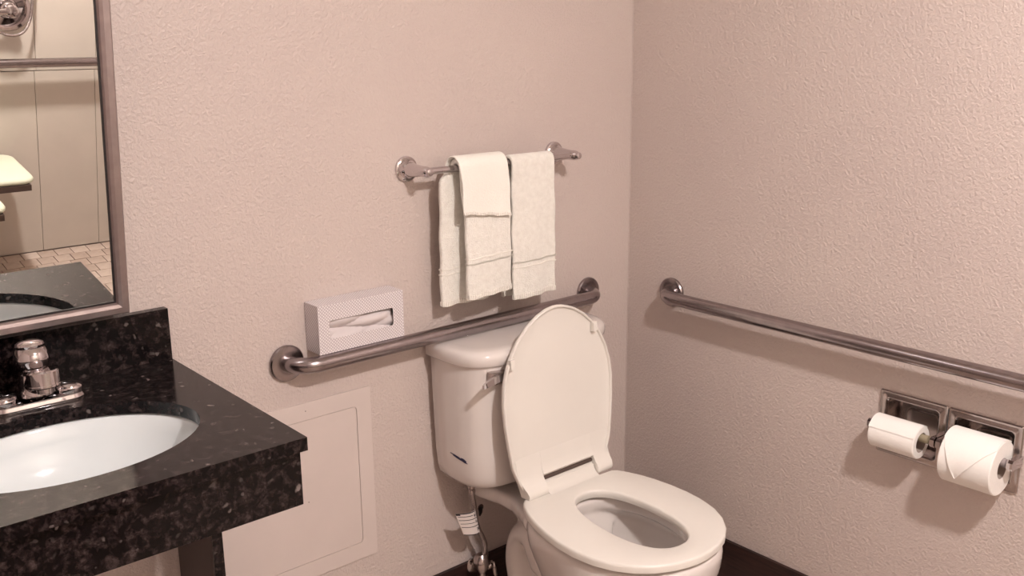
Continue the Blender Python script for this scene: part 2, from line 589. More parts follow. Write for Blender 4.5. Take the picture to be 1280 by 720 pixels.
# faucet
FX, FY = -1.603, -.098
t = thing('faucet', (FX, FY, CT), 'chrome single-knob faucet on the granite behind the basin', 'faucet')
bm = bmesh.new()
o1 = rrect(FX, FY, .079, .0265, .026, 8)
o2 = rrect(FX, FY, .076, .0235, .023, 8)
o3 = rrect(FX, FY, .068, .0165, .016, 8)
zz = CT + .0006
rings(bm, [[(x, y, zz) for x, y in o1], [(x, y, zz + .0015) for x, y in o1], [(x, y, zz + .006) for x, y in o2],
           [(x, y, zz + .0085) for x, y in o2], [(x, y, zz + .0105) for x, y in o3]])
link('base_plate', bm, M['chrome'], t, angle=50)
for sx in (-1, 1):
    bm = lathe(bmesh.new(), (FX + sx * .0525, FY, zz + .006), (sx * .10, 0, 1), [(.0235, 0), (.0235, .010), (.0225, .0145), (.0190, .0175), (.010, .0195), (.003, .0200)], 36)
    link('end_cap', bm, M['chrome'], t, angle=50)
BX, BY = -1.603, -.100
bm = lathe(bmesh.new(), (BX, BY, zz + .016), (0, 0, 1), [(.0265, 0), (.0255, .008), (.0235, .018), (.0230, .030), (.0215, .038), (.014, .043)], 36)
link('body', bm, M['chrome'], t, angle=40)
# thick spout rising forward to a drum-shaped head
hd = Vector((-1.6010, -.150, .9640))
tp = catmull([(BX, BY + .002, CT + .030), (BX, BY - .020, CT + .043), (BX, BY - .042, CT + .053), (hd.x, hd.y + .006, hd.z - .002)], 6)
nn = len(tp)
link('spout', tube(bmesh.new(), tp, [.021 - .005 * i / (nn - 1) for i in range(nn)], 28), M['chrome'], t, angle=60)
bm = lathe(bmesh.new(), hd + Vector((0, 0, .0135)), (0, -.12, -1), [(.010, -.0015), (.0235, -.001), (.0262, .0015), (.0262, .0225), (.0270, .0235), (.0270, .0262), (.0245, .0280), (.0145, .0290), (.0145, .0375), (.0120, .0380)], 40)
link('spout_head', bm, M['chrome'], t, angle=28)
kc = Vector((BX, BY, .9905))
ax = Vector((0, .10, 1)).normalized()
bm = lathe(bmesh.new(), kc, ax, [(.013, -.043), (.013, -.026), (.0195, -.0225), (.0255, -.0165), (.0285, -.008), (.0290, -.001), (.0275, .007), (.0245, .0135), (.0222, .0160), (.0232, .0178), (.0238, .0205), (.0222, .0240), (.016, .0275), (.006, .0290)], 40)
link('knob', bm, M['chrome'], t, angle=25)
link('lift_rod', tube(bmesh.new(), [(FX, FY + .0245, CT + .009), (FX, FY + .0265, CT + .052)], .0025, 10), M['chrome'], t)

# ------------------------------------------------------------------ tilting mirror
MW, MH = .62, .92
t = thing('wall_mirror', (-1.419, -.0595, 1.0266), 'steel framed tilting mirror leaning off the wall over the vanity', 'mirror', rot=(.1198, 0, .0125))
FWD = .0225
f = lambda x, z, y: (x, y, z)
bm = bmesh.new()
o_ = [(0, 0), (0, MH), (-MW, MH), (-MW, 0)]
def inset(d): return [(-d, d), (-d, MH - d), (-MW + d, MH - d), (-MW + d, d)]
loops = []
for d, y in ((0, .014), (0, -.004), (.0025, -.0065), (.013, -.0065), (.019, -.0045), (FWD, .001), (FWD, .006)):
    loops.append([(x, y, z) for x, z in inset(d)])
rings(bm, loops, cap0=True, cap1=True)
link('frame', bm, M['frame_steel'], t, local=True, smooth=False)
bm = bmesh.new()
ringplate(bm, inset(FWD - .001), inset(FWD + .0028), f, .0045, .0000)
link('gasket', bm, M['dark'], t, local=True, smooth=False)
bm = bmesh.new()
d = FWD - .0005
box(bm, -MW + d, -d, .0012, .0042, d, MH - d)
link('glass', bm, M['mirror'], t, local=True, smooth=False)
for x in (-.10, -MW + .10):
    bm = B(x - .02, x + .02, .0143, .036, .10, .16)
    link('mount_bracket', bm, M['satin_chrome'], t, local=True, bevel=.002)

# ------------------------------------------------------------------ access panel
t = thing('access_panel', (-1.08, 0, .52), 'flat off-white plastic access hatch on the back wall beside the vanity', 'panel')
px0, px1, pz0, pz1 = -1.300, -.876, .311, .736
bm = bmesh.new()
out = rrect((px0 + px1) / 2, (pz0 + pz1) / 2, (px1 - px0) / 2, (pz1 - pz0) / 2, .006)
di = (-1.262, -.914, .352, .696)
inn = rrect((di[0] + di[1]) / 2, (di[2] + di[3]) / 2, (di[1] - di[0]) / 2, (di[3] - di[2]) / 2, .010)
ringplate(bm, out, inn, lambda x, z, y: (x, y, z), -.0004, -.0042)
link('panel_frame', bm, M['panel_plastic'], t, bevel=.001, segs=2)
bm = bmesh.new()
inn2 = rrect((di[0] + di[1]) / 2, (di[2] + di[3]) / 2, (di[1] - di[0]) / 2 - .0011, (di[3] - di[2]) / 2 - .0011, .0092)
prism(bm, inn2, lambda x, z, y: (x, y, z), -.0004, -.0038)
link('panel_door', bm, M['panel_plastic'], t, bevel=.0006, segs=1)
for x, z in ((-1.044, .717), (-1.05, .50)):
    link('screw_head', lathe(bmesh.new(), (x, -.0037 if z < .7 else -.0041, z), (0, -1, 0), [(.0013, 0), (.0011, .0006)], 12), M['gap'], t)

# ------------------------------------------------------------------ grab bars
def grab_bar(a, b, out, label, group='stainless grab bars on the walls', r=.019, reach=.057, Rf=.040):
    a, b, out = Vector(a), Vector(b), Vector(out)
    t = thing('grab_bar', (a + b) / 2, label, 'grab bar', group)
    p = elbow_path(a + out * .004, a + out * reach, b + out * reach, .05, 10)[:-1] + elbow_path(b + out * .004, b + out * reach, a + out * reach, .05, 10)[:-1][::-1]
    link('bar', tube(bmesh.new(), p, r, 32), M['steel'], t, angle=60)
    for q in (a, b):
        bm = lathe(bmesh.new(), q, out, [(Rf - .001, .0004), (Rf, .002), (Rf, .0075), (Rf - .0025, .0105), (Rf - .009, .0115), (r + .0045, .0125), (r + .0008, .012)], 48)
        link('wall_flange', bm, M['steel'], t, angle=30)
    return t
ZG = .837
grab_bar((-1.081, 0, ZG), (-.167, 0, ZG), (0, -1, 0), 'brushed steel grab bar on the back wall, passing behind the toilet lid', r=.0175)
grab_bar((0, -.164, ZG), (0, -1.231, ZG), (-1, 0, 0), 'brushed steel grab bar on the right wall above the paper holder', r=.0175)
grab_bar((-.25, RY0 + .012, .842), (-1.20, RY0 + .012, .842), (0, 1, 0), 'steel grab bar on the shower wall, seen reflected in the mirror', r=.018)

# ------------------------------------------------------------------ towel bar
ZT, YT = 1.2255, -.075
t = thing('towel_bar', (-.522, 0, ZT), 'chrome towel bar with round end posts, holding three white towels', 'towel bar')
for x in (-.752, -.294):
    bm = lathe(bmesh.new(), (x, 0, ZT), (0, -1, 0), [(.029, .0004), (.0295, .003), (.0285, .0065), (.0235, .0085), (.0215, .0105), (.0205, .014), (.0165, .018), (.0140, .024)], 40)
    p = link('end_post', bm, M['chrome'], t, angle=28)
    bm = lathe(bmesh.new(), (x, -.023, ZT), (0, -1, 0), [(.0165, -.004), (.0150, .012), (.0128, .034), (.0122, .046), (.0122, .058), (.0112, .063), (.0088, .066), (.0085, .0675), (.0093, .069), (.0078, .0735), (.003, .0755)], 36)
    link('post_arm', bm, M['chrome'], p, angle=28)
link('rod', tube(bmesh.new(), [(-.752, YT, ZT), (-.294, YT, ZT)], .0078, 24), M['chrome'], t, angle=60)

# ------------------------------------------------------------------ towels
def towel(name, label, xb, xf, zb, zf, yb, yf, r, mat, thick=.009, bands=True, seed=1, dzb=0.0, dzf=0.0, nx=26, wob=.0035, hem_h=.010, flare=0.0):
    """xb/xf: (left, right) x at the bottom of the back/front leaf; zb/zf their bottom heights."""
    rnd = random.Random(seed)
    ph = [rnd.uniform(0, 6) for _ in range(6)]
    path = []                                   # (y, z, s) centre-line; s<0 back, s>0 front
    nb = 26
    for k in range(nb):
        u = 1 - k / nb
        path.append((yb * u + (YT + r) * (1 - u), ZT + (zb - ZT) * u, -u))
    for k in range(11):
        a = pi * k / 10
        path.append((YT + r * cos(a), ZT + r * sin(a), 0.0))
    for k in range(1, nb + 1):
        u = k / nb
        path.append((yf * u + (YT - r) * (1 - u), ZT + (zf - ZT) * u, u))
    xt0, xt1 = (xb[0] * .3 + xf[0] * .7), (xb[1] * .3 + xf[1] * .7)
    m = len(path)
    def P(i, j):
        y, z, s = path[i]
        q = j / nx
        tot = (i / (m - 1))
        if s < 0:
            a, b = xb; w = min(1, -s * 14)
        else:
            a, b = xf; w = min(1, s * 2.2) if s > 0 else 0
        x0 = xt0 * (1 - w) + a * w
        x1 = xt1 * (1 - w) + b * w
        x = x0 + (x1 - x0) * q
        sag = abs(s)
        yy = y + wob * sag * sin(q * 5.2 + ph[0] + s * 1.5) + .5 * wob * sag * sin(q * 11 + ph[1])
        zz = z + (dzb * (q - .5) * sag if s < 0 else dzf * (q - .5) * sag) + .0012 * sag * sin(q * 17 + ph[2])
        x += .0015 * sin(z * 60 + ph[3]) * (1 if j in (0, nx) else .3)
        return Vector((x, yy, zz))
    bm = bmesh.new()
    G_ = [[P(i, j) for j in range(nx + 1)] for i in range(m)]
    V = [[bm.verts.new(p) for p in row] for row in G_]
    for i in range(m - 1):
        for j in range(nx):
            fc = bm.faces.new((V[i][j], V[i][j + 1], V[i + 1][j + 1], V[i + 1][j]))
    c = ((xb[0] + xf[1]) / 2, YT, ZT)
    root = thing(name, (c[0], c[1], min(zb, zf)), label, 'towel', 'white towels on the towel bar')
    link('cloth', bm, mat, root, mods=[('SOLIDIFY', dict(thickness=thick, offset=0)), ('SUBSURF', dict(levels=1, render_levels=1))], angle=180)
    # hems: ribbed strips wrapping each bottom edge; woven bands on the leaves
    def strip(nm, row, h, mt, th, side):
        bm = bmesh.new()
        loops = []
        for j in range(nx + 1):
            p = G_[row][j]
            q = G_[row + (1 if row < 5 else -1)][j]
            dirv = (q - p).normalized()
            n = Vector((0, -1, 0))
            e = dirv * h
            o = n * th
            lip = -dirv * .0022
            loops.append([p + lip - o, p + e - o, p + e + o, p + lip + o])
        rings(bm, loops)
        return link(nm, bm, mt, root, mods=[('BEVEL', dict(width=.0015, segments=2))])
    strip('hem', 0, hem_h, M['hem'], thick * .5 + .0008, 1)
    strip('hem', m - 1, hem_h, M['hem'], thick * .5 + .0008, 1)
    if bands:
        def band(z, front):
            rows_ = [i for i in range(m) if (path[i][2] > 0) == front and path[i][2] != 0]
            i = min(rows_, key=lambda k: abs(path[k][1] - z))
            bm = bmesh.new()
            loops = []
            for j in range(nx + 1):
                p = G_[i][j]
                q = G_[i + (1 if front else -1)][j]
                dv = (p - q).normalized()
                n = Vector((0, -1, 0)) * (thick * .5 + .0016)
                loops.append([p - n * .9 - dv * .0014, p + dv * .0014 - n * .9, p + dv * .0014 + n, p - dv * .0014 + n])
            rings(bm, loops)
            link('woven_band', bm, M['band'], root)
        for z in ((zf + .078, zf + .085, zf + .093) if True else ()):
            band(z, True)
        for z in (zb + .078, zb + .093):
            band(z, False)
    return root

towel('bath_towel', 'white terry towel on the left of the bar, its rear leaf hanging lower', (-.700, -.562), (-.655, -.519), .902, .922, -.050, -.094, .0165, M['terry'], .012, seed=3, dzb=.0, dzf=.006, wob=.003)
towel('hand_towel', 'white terry towel hanging on the right of the bar', (-.510, -.385), (-.513, -.372), .892, .895, -.046, -.092, .0140, M['terry'], .009, seed=8, dzf=.004, wob=.004)
towel('washcloth', 'short white washcloth folded over the left towel', (-.680, -.540), (-.672, -.530), 1.10, 1.116, -.036, -.108, .0270, M['washcloth'], .0045, bands=False, seed=5, dzf=-.018, wob=.0015, hem_h=.006)

# ------------------------------------------------------------------ tissue box
bx0, bx1, by0, by1, bz0, bz1 = -1.029, -.811, -.0575, -.0015, ZG + .0182, .9635
t = thing('tissue_box', ((bx0 + bx1) / 2, by1, bz0), 'polka-dotted tissue box standing on the grab bar against the wall', 'tissue box')
bm = bmesh.new()
n6 = 6
oo = rrect((bx0 + bx1) / 2, (bz0 + bz1) / 2, (bx1 - bx0) / 2, (bz1 - bz0) / 2, .0012, n6)
hx0, hx1, hz0, hz1 = -1.003, -.839, .886, .927
ii = rrect((hx0 + hx1) / 2, (hz0 + hz1) / 2, (hx1 - hx0) / 2, (hz1 - hz0) / 2, .006, n6)
ringplate(bm, oo, ii, lambda x, z, y: (x, y, z), by0 + .0006, by0)
R = [[(x, y, z) for x, z in oo] for y in (by0 + .0006, by1)]
rings(bm, R, cap0=False, cap1=True)
bmesh.ops.remove_doubles(bm, verts=bm.verts, dist=1e-6)
uvl = bm.loops.layers.uv.new('UVMap')
for fc in bm.faces:
    nrm = fc.normal if fc.normal.length > 0 else Vector((0, -1, 0))
    fc.normal_update()
    nrm = fc.normal
    for lp in fc.loops:
        c = lp.vert.co
        if abs(nrm.y) > .6: uv = (c.x, c.z)
        elif abs(nrm.z) > .6: uv = (c.x, c.y)
        else: uv = (c.y, c.z)
        lp[uvl].uv = uv
link('carton', bm, M['card'], t, smooth=False)
# crumpled sheet behind the slot
bm = bmesh.new()
nx_, nz_ = 46, 22
rnd = random.Random(4)
V = []
for i in range(nx_ + 1):
    row = []
    for k in range(nz_ + 1):
        u, w = i / nx_, k / nz_
        x = hx0 - .008 + (hx1 - hx0 + .016) * u
        z = hz0 - .010 + (hz1 - hz0 + .018) * w
        fold = abs(sin(2.1 * u + 4.6 * w + .6)) * .012 + abs(sin(5.2 * u - 4.4 * w + .5)) * .008 + (.004 * sin(9 * u + 3 * w) if w < .45 and u < .55 else 0)
        y = by0 + .0260 - fold - .003 * sin(3 * u)
        row.append(bm.verts.new((x, y, z)))
    V.append(row)
for i in range(nx_):
    for k in range(nz_):
        bm.faces.new((V[i][k], V[i + 1][k], V[i + 1][k + 1], V[i][k + 1]))
link('tissue_sheet', bm, M['tissue'], t, angle=25, mods=[('SOLIDIFY', dict(thickness=.0006))])

# ------------------------------------------------------------------ toilet
TCX = -.487
LC = -.4935          # centre of the raised lid
t = thing('toilet', (TCX, -.20, 0), 'off-white two-piece toilet with raised lid, against the back wall', 'toilet')
YAW = radians(4.5)
PIV = Vector((-.490, -.270))
def F2(u, v, z):
    """seat frame: u to the right, v forward from the hinge line."""
    return (PIV.x + u * cos(YAW) - v * sin(YAW), PIV.y - v * cos(YAW) - u * sin(YAW), z)
def sgnpow(c, e): return math.copysign(abs(c) ** e, c)

def tank_loop(a, depth, y0, z, n=4.2, cnt=72, cx=TCX, bow=.0):
    """D-shaped plan: flat back with small radii, bowed front."""
    pts = []
    for k in range(cnt):
        th = pi * k / (cnt - 1)
        x = cx + a * sgnpow(cos(th), 2 / n)
        y = y0 - depth * abs(sin(th)) ** (2 / n) - bow * (1 - ((x - cx) / a) ** 2)
        pts.append((x, y, z))
    pts.append((cx - a + .004, y0 + .004, z))
    pts.append((cx, y0 + .004, z))
    pts.append((cx + a - .004, y0 + .004, z))
    return pts
bm = bmesh.new()
lv = [(.455, .170, .100), (.457, .186, .118), (.463, .200, .136), (.475, .2085, .148), (.495, .2145, .155), (.54, .219, .160), (.62, .2225, .164), (.70, .225, .168), (.778, .227, .171)]
rings(bm, [tank_loop(a, d, -.022 - (.02 if z < .46 else .008 if z < .47 else 0), z, 5, bow=.010) for z, a, d in lv])
tank = link('tank', bm, M['porcelain'], t, angle=60)
bm = bmesh.new()
lv = [(.7785, .229, .176), (.779, .2345, .182), (.782, .2365, .185), (.797, .2375, .186), (.806, .2355, .184), (.8115, .230, .178), (.8145, .221, .168), (.8158, .205, .150)]
rings(bm, [tank_loop(a, d, -.016, z, 5, bow=.010) for z, a, d in lv])
link('tank_lid', bm, M['porcelain'], t, angle=60)

# flush lever
bm = B(-.674, -.634, -.2130, -.186, .743, .768)
lev = link('lever_mount', bm, M['satin_chrome'], t, bevel=.003)
bm = bmesh.new()
pts = [(-.655, -.212, .757), (-.672, -.217, .757), (-.692, -.223, .7565), (-.710, -.228, .755), (-.722, -.230, .753)]
loops = []
for i, p in enumerate(pts):
    h = (.0105, .010, .009, .0075, .005)[i]
    w = (.006, .0058, .005, .0042, .003)[i]
    loops.append([(p[0], p[1] - w, p[2] - h * .6), (p[0], p[1] - w * .5, p[2] + h), (p[0], p[1] + w, p[2] + h), (p[0], p[1] + w, p[2] - h)])
rings(bm, loops)
link('flush_handle', bm, M['chrome'], lev, bevel=.0012)

# maker's mark on the tank: a small dark smudged oval script, not readable in the photograph
def tank_pt(th, z, off, a=.2195, d=.160, n=5, bow=.010):
    x = TCX + a * sgnpow(cos(th), 2 / n)
    y = -.022 - d * abs(sin(th)) ** (2 / n) - bow * (1 - ((x - TCX) / a) ** 2)
    v = Vector((x - TCX, y + .06, 0)).normalized()
    return Vector((x, y, z)) + v * off
bm = bmesh.new()
rnd = random.Random(2)
th0, th1 = radians(175.5), radians(155)
zm = .5385
def blob(u0, u1, z0, z1, h):
    lo, hi = [], []
    for k in range(7):
        q = k / 6
        th = th0 + (th1 - th0) * (u0 + (u1 - u0) * q)
        z = z0 + (z1 - z0) * q
        w = h * (.35 + .65 * sin(pi * min(max(q, .08), .92)))
        lo.append(tank_pt(th, zm + z - w, .0004)); hi.append(tank_pt(th, zm + z + w, .0004))
    vs = [bm.verts.new(p) for p in lo + hi[::-1]]
    bm.faces.new(vs)
blob(0, .55, .0065, .0005, .0020)
blob(.10, .55, .0030, -.0030, .0013)
blob(.30, .62, .0040, -.0030, .0028)
blob(.55, .92, .0020, -.0035, .0038)
blob(.60, 1.0, -.0030, -.0075, .0018)
link('maker_mark', bm, M['blue_ink'], t, smooth=False)

# ---- bowl: outer shell, rear deck, trapway fused by a voxel remesh
def egg(wb, back, front, n=64, ub=0.0, e=2.25):
    """closed outline in (u, v): half width wb, from v=back to v=front, widest ahead of the middle."""
    pts = []
    vm = back + (front - back) * .47
    for k in range(n):
        th = 2 * pi * k / n
        c, s = cos(th), sin(th)
        if s >= 0:
            v = vm + (front - vm) * abs(s) ** (2 / 2.15)
            u = wb * sgnpow(c, 2 / 2.15)
        else:
            v = vm - (vm - back) * abs(s) ** (2 / e)
            u = wb * sgnpow(c, 2 / e)
        pts.append((u + ub, v))
    return pts
def egloop(wb, back, front, z, e=2.25):
    return [F2(u, v, z) for u, v in egg(wb, back, front, e=e)]
RIM = .4335
bm = bmesh.new()
outer = [(.088, .00, .23, .0, 3), (.092, -.01, .235, .01, 3), (.088, -.005, .235, .05, 3), (.086, .0, .245, .12, 2.6), (.098, .0, .275, .17, 2.4),
         (.125, .0, .325, .22, 2.4), (.155, .0, .372, .27, 2.4), (.175, .0, .402, .315, 2.5), (.186, -.005, .418, .355, 2.8), (.1915, -.01, .4255, .385, 3), (.1935, -.012, .428, .41, 3),
         (.1925, -.012, .4265, .425, 3), (.186, -.008, .420, RIM, 3)]
innr = [(.118, .045, .372, RIM), (.108, .052, .362, RIM - .005), (.106, .054, .360, RIM - .028), (.125, .040, .378, RIM - .040), (.135, .035, .385, RIM - .055),
        (.128, .042, .372, RIM - .10), (.105, .058, .335, RIM - .16), (.075, .075, .265, RIM - .21), (.058, .085, .215, RIM - .235), (.045, .095, .19, RIM - .275), (.03, .11, .17, RIM - .29)]
loops = [egloop(w, b_, f_, z, e) for w, b_, f_, z, e in outer] + [egloop(w, b_, f_, z) for w, b_, f_, z in innr]
rings(bm, loops)
# rear deck that carries the tank
def deck_loop(z, s, back=-.243, front=.07):
    W0 = [(-.243, .148), (-.20, .145), (-.14, .124), (-.08, .122), (-.03, .135), (.0, .146), (.020, .155), (.032, .155)]
    L = [F2(-w * s, max(v, back), z) for v, w in W0]
    Rr = [F2(w * s, max(v, back), z) for v, w in W0][::-1]
    return L + Rr
rings(bm, [deck_loop(.372, .72, -.20), deck_loop(.385, .90, -.23), deck_loop(.397, .985), deck_loop(.420, 1.0), deck_loop(.428, .975)])
# keel between deck and foot
def kl(z, w, b_, f_):
    return [F2(-w, b_, z), F2(-w, (b_ + f_) / 2, z), F2(-w, f_, z), F2(w, f_, z), F2(w, (b_ + f_) / 2, z), F2(w, b_, z)]
rings(bm, [kl(.0, .085, -.14, .1), kl(.05, .07, -.13, .1), kl(.2, .05, -.10, .1), kl(.33, .06, -.13, .1), kl(.40, .10, -.19, .05)])
# trapway bulge
tw = catmull([F2(0, .16, .12), F2(0, .09, .12), F2(0, .03, .175), F2(0, -.03, .265), F2(0, -.065, .315), F2(0, -.108, .300), F2(0, -.128, .235), F2(0, -.115, .165), F2(0, -.105, .08), F2(0, -.105, .005)], 6)
# flattened S tube, wider than high
loops = []
m_ = len(tw)
fw = Vector(F2(0, 1, 0)) - Vector(F2(0, 0, 0)); fw.normalize()
sd = Vector(F2(1, 0, 0)) - Vector(F2(0, 0, 0)); sd.normalize()
for i, p in enumerate(tw):
    tg = (tw[min(i + 1, m_ - 1)] - tw[max(i - 1, 0)]).normalized()
    nrm = tg.cross(sd).normalized()
    q = i / (m_ - 1)
    hw = .098 if q > .3 else .085
    hh = .040
    loops.append([p + sd * (hw * sgnpow(cos(2 * pi * k / 24), .72)) + nrm * (hh * sgnpow(sin(2 * pi * k / 24), .9)) for k in range(24)])
rings(bm, loops)
bowl = link('bowl', bm, M['porcelain'], t, angle=180,
            mods=[('REMESH', dict(mode='VOXEL', voxel_size=.0042, use_smooth_shade=True)), ('SMOOTH', dict(factor=.7, iterations=16))])
link('bowl_water', prism(bmesh.new(), egg(.060, .078, .225, 40), F2, RIM - .232, RIM - .222), M['water'], t, smooth=False)
for u in (-.088, .088):
    q = F2(u, .05, 0)
    bm = lathe(bmesh.new(), (q[0] + (.012 if u > 0 else -.012), q[1], .045), (1 if u > 0 else -1, 0, .6), [(.014, -.01), (.014, .003), (.010, .010), (.003, .013)], 20)
    link('bolt_cap', bm, M['seat_plastic'], t)

# ---- seat ring
so_h = [(0, .139), (.002, .1425), (.008, .148), (.03, .161), (.06, .174), (.10, .186), (.15, .1955), (.20, .199), (.25, .1965), (.30, .185), (.34, .166), (.375, .138), (.40, .105), (.417, .066), (.425, .030)]
def outline_from(half, n=72, tip=None, back=None):
    pts = [(-w, v) for v, w in half] + ([(0, tip)] if tip else []) + [(w, v) for v, w in half[::-1]]
    if back is not None: pts.append((0, back))
    # resample evenly by arc length (closed)
    P_ = [Vector(p) for p in pts]
    P_.append(P_[0])
    L = [0]
    for a, b in zip(P_, P_[1:]): L.append(L[-1] + (b - a).length)
    out = []
    for k in range(n):
        s = L[-1] * k / n
        i = max(j for j in range(len(L) - 1) if L[j] <= s + 1e-9)
        q = (s - L[i]) / max(1e-9, L[i + 1] - L[i])
        out.append(P_[i].lerp(P_[i + 1], q))
    return [(p.x, p.y) for p in out]
NS = 96
so = outline_from(so_h, NS, tip=.428)
cvs, cva, cvb, en = .2115, .0805, .155, 2.3
def si_loop(g=0.0):
    out = []
    for (x, y) in so:
        a = math.atan2((y - cvs) / 1.9, x)
        r_ = 1 / ((abs(cos(a)) / 1) ** en + (abs(sin(a)) / 1) ** en) ** (1 / en)
        yy = cvs + (cvb + g) * sin(a) * r_
        # egg: a little narrower towards the hinge
        out.append(((cva + g) * cos(a) * r_ * (1.0 + .03 * sin(a)), yy))
    return out
def off(lp, d):
    """scale an outline inwards by about d."""
    c = Vector((0, .21))
    out = []
    for x, y in lp:
        v = Vector((x, y)) - c
        out.append(tuple(c + v * (1 - d / v.length)))
    return out
ST = .460
bm = bmesh.new()
def L3(lp, z): return [F2(x, y, z) for x, y in lp]
loops = [L3(off(so, .004), ST - .020), L3(so, ST - .0175), L3(off(so, -.0006), ST - .006), L3(off(so, .0006), ST - .0022), L3(off(so, .0022), ST - .0005), L3(off(so, .0050), ST),
         L3(si_loop(.0055), ST), L3(si_loop(.0022), ST - .0012), L3(si_loop(.0006), ST - .004), L3(si_loop(-.0005), ST - .012), L3(si_loop(.002), ST - .020)]
rings(bm, loops, closed=True)
# raised bridge between the hinge barrels
brg = [(-.288, .4590, .444), (-.277, .4606, .444), (-.268, .4655, .448), (-.261, .4745, .455), (-.2595, .4800, .465), (-.2580, .4835, .470)]
rings(bm, [[(LC - .0675, y, z1), (LC + .0960, y, z1), (LC + .0960, y + .008, z0), (LC - .0675, y + .008, z0)] for y, z1, z0 in brg])
link('seat', bm, M['seat_plastic'], t, angle=50)
for u, v in ((-.14, .12), (.14, .12), (-.12, .33), (.12, .33)):
    p = F2(u, v, 0)
    link('bumper', B(p[0] - .008, p[0] + .008, p[1] - .012, p[1] + .012, RIM - .001, ST - .0185), M['seat_plastic'], t, bevel=.002)

# ---- raised lid
LY0, LZ0, LY1, LZ1 = -.2515, .4765, -.2185, .894
la = Vector((0, LY1 - LY0, LZ1 - LZ0)).normalized()          # up the lid
ln = Vector((0, -la.z, la.y))                                # out of the lid, towards the room
def FL(x, h, d):
    """x across, h along the lid from its hinge, d out towards the room."""
    bend = .0
    p = Vector((LC + x, LY0, LZ0)) + la * h + ln * d
    return tuple(p)
lh = [(.0, .132), (.022, .145), (.062, .161), (.12, .170), (.17, .1755), (.22, .1775), (.26, .1735), (.30, .162), (.335, .144), (.365, .121), (.392, .091), (.411, .059), (.4225, .028)]
lo_ = outline_from(lh, NS, tip=.4262)
def offl(lp, d):
    c = Vector((0, .2))
    out = []
    for x, y in lp:
        v = Vector((x, y)) - c
        if y < .004:
            out.append((x * (1 - d / .3), y + d * .6)); continue
        out.append(tuple(c + v * (1 - d / v.length)))
    return out
bm = bmesh.new()
def LL(lp, d): return [FL(x, y, d) for x, y in lp]
rings(bm, [LL(offl(lo_, .012), -.009), LL(offl(lo_, .003), -.0065), LL(lo_, -.002), LL(offl(lo_, -.0004), .004), LL(offl(lo_, .001), .0065), LL(offl(lo_, .003), .0072),
           LL(offl(lo_, .0052), .0062), LL(offl(lo_, .0068), .001), LL(offl(lo_, .012), -.001), LL(offl(lo_, .05), -.0015)])
# curved skirt at the foot of the lid that runs into the two hinge barrels
lid = link('lid', bm, M['seat_plastic'], t, angle=40)
H0 = ST + .0005
base_prof = [(-.2410, .570), (-.2455, .550), (-.2480, .530), (-.2515, .512), (-.2570, .4985), (-.2640, .4885), (-.2710, .4810), (-.2745, .4730), (-.2750, .4660), (-.2725, H0),
             (-.2450, H0), (-.2400, .475), (-.2385, .500), (-.2385, .530), (-.2365, .570)]
def skirt(name, x0, x1, prof_, bev=.002, flare=0.0):
    bm = bmesh.new()
    m0, m1 = LC + x0, LC + x1
    def lp(x, k):
        return [(x + (flare if k == (1 if flare > 0 else -1) else 0) * min(1, max(0, (z - .470) / .055)), y, z) for y, z in prof_]
    rings(bm, [lp(m0, -1), lp(m1, 1)])
    return link(name, bm, M['seat_plastic'], lid, bevel=None, angle=42)
skirt('hinge_barrel', -.1305, -.070, base_prof, flare=-.017)
skirt('hinge_barrel', .0985, .1480, base_prof, flare=.007)
mid_prof = [(-.2410, .570), (-.2455, .550), (-.2480, .530), (-.2515, .516), (-.2565, .5065), (-.2575, .5045), (-.2530, .5025), (-.2400, .505), (-.2385, .530), (-.2365, .570)]
skirt('lid_skirt', -.0698, .0983, mid_prof)
link('hinge_slot_shade', tube(bmesh.new(), [(LC - .069, -.2480, .4905), (LC + .097, -.2480, .4905)], .0055, 16), M['seat_frame'], lid)  # dark rod stands in for the shade inside the hinge slot
# rubber bumpers on the underside of the lid
for x, h in ((-.158, .315), (.131, .352)):
    x += .010 * (1 if x < 0 else -1)
    b2 = bmesh.new()
    loops = [[FL(x + a, h + b, d) for a, b in ((-.006, -.012), (.006, -.010), (.006, .012), (-.006, .010))] for d in (.0, .0125)]
    rings(b2, loops)
    link('lid_bumper', b2, M['seat_plastic'], lid, bevel=.002)

# ------------------------------------------------------------------ water supply: valve, hose and tag
t = thing('stop_valve', (-.585, 0, .15), 'tarnished chrome stop valve low on the wall behind the toilet', 'valve')
link('escutcheon', lathe(bmesh.new(), (-.585, -.0102, .172), (0, -1, 0), [(.026, .0), (.026, .002), (.020, .007), (.009, .009)], 28), M['satin_chrome'], t)
link('pipe_stub', tube(bmesh.new(), [(-.585, -.012, .172), (-.585, -.05, .172)], .008, 16), M['satin_chrome'], t)
bm = lathe(bmesh.new(), (-.603, -.062, .212), (-.2, -.3, -1), [(.008, -.018), (.016, -.012), (.020, -.002), (.021, .012), (.017, .024), (.010, .034), (.0095, .048)], 26)
link('valve_body', bm, M['satin_chrome'], t, angle=30)
bm = lathe(bmesh.new(), (-.588, -.066, .186), (.9, -.35, .25), [(.008, -.02), (.008, .012), (.012, .014), (.012, .019)], 20)
link('valve_stem', bm, M['satin_chrome'], t, angle=30)
bm = bmesh.new()
hc = Vector((-.580, -.080, .182)); a, b, d = frame_of((.75, -.6, .1))
rings(bm, [[hc + d * h + a * (.011 * s * cos(2 * pi * k / 24)) + b * (.023 * s * sin(2 * pi * k / 24)) for k in range(24)] for s, h in ((.8, 0), (1, .003), (1, .007), (.75, .010))])
link('valve_handle', bm, M['satin_chrome'], t, angle=40)
link('hose_nut', lathe(bmesh.new(), (-.592, -.062, .216), (0, 0, 1), [(.0095, 0), (.0105, .002), (.0105, .013), (.007, .015)], 6), M['satin_chrome'], t, smooth=False)

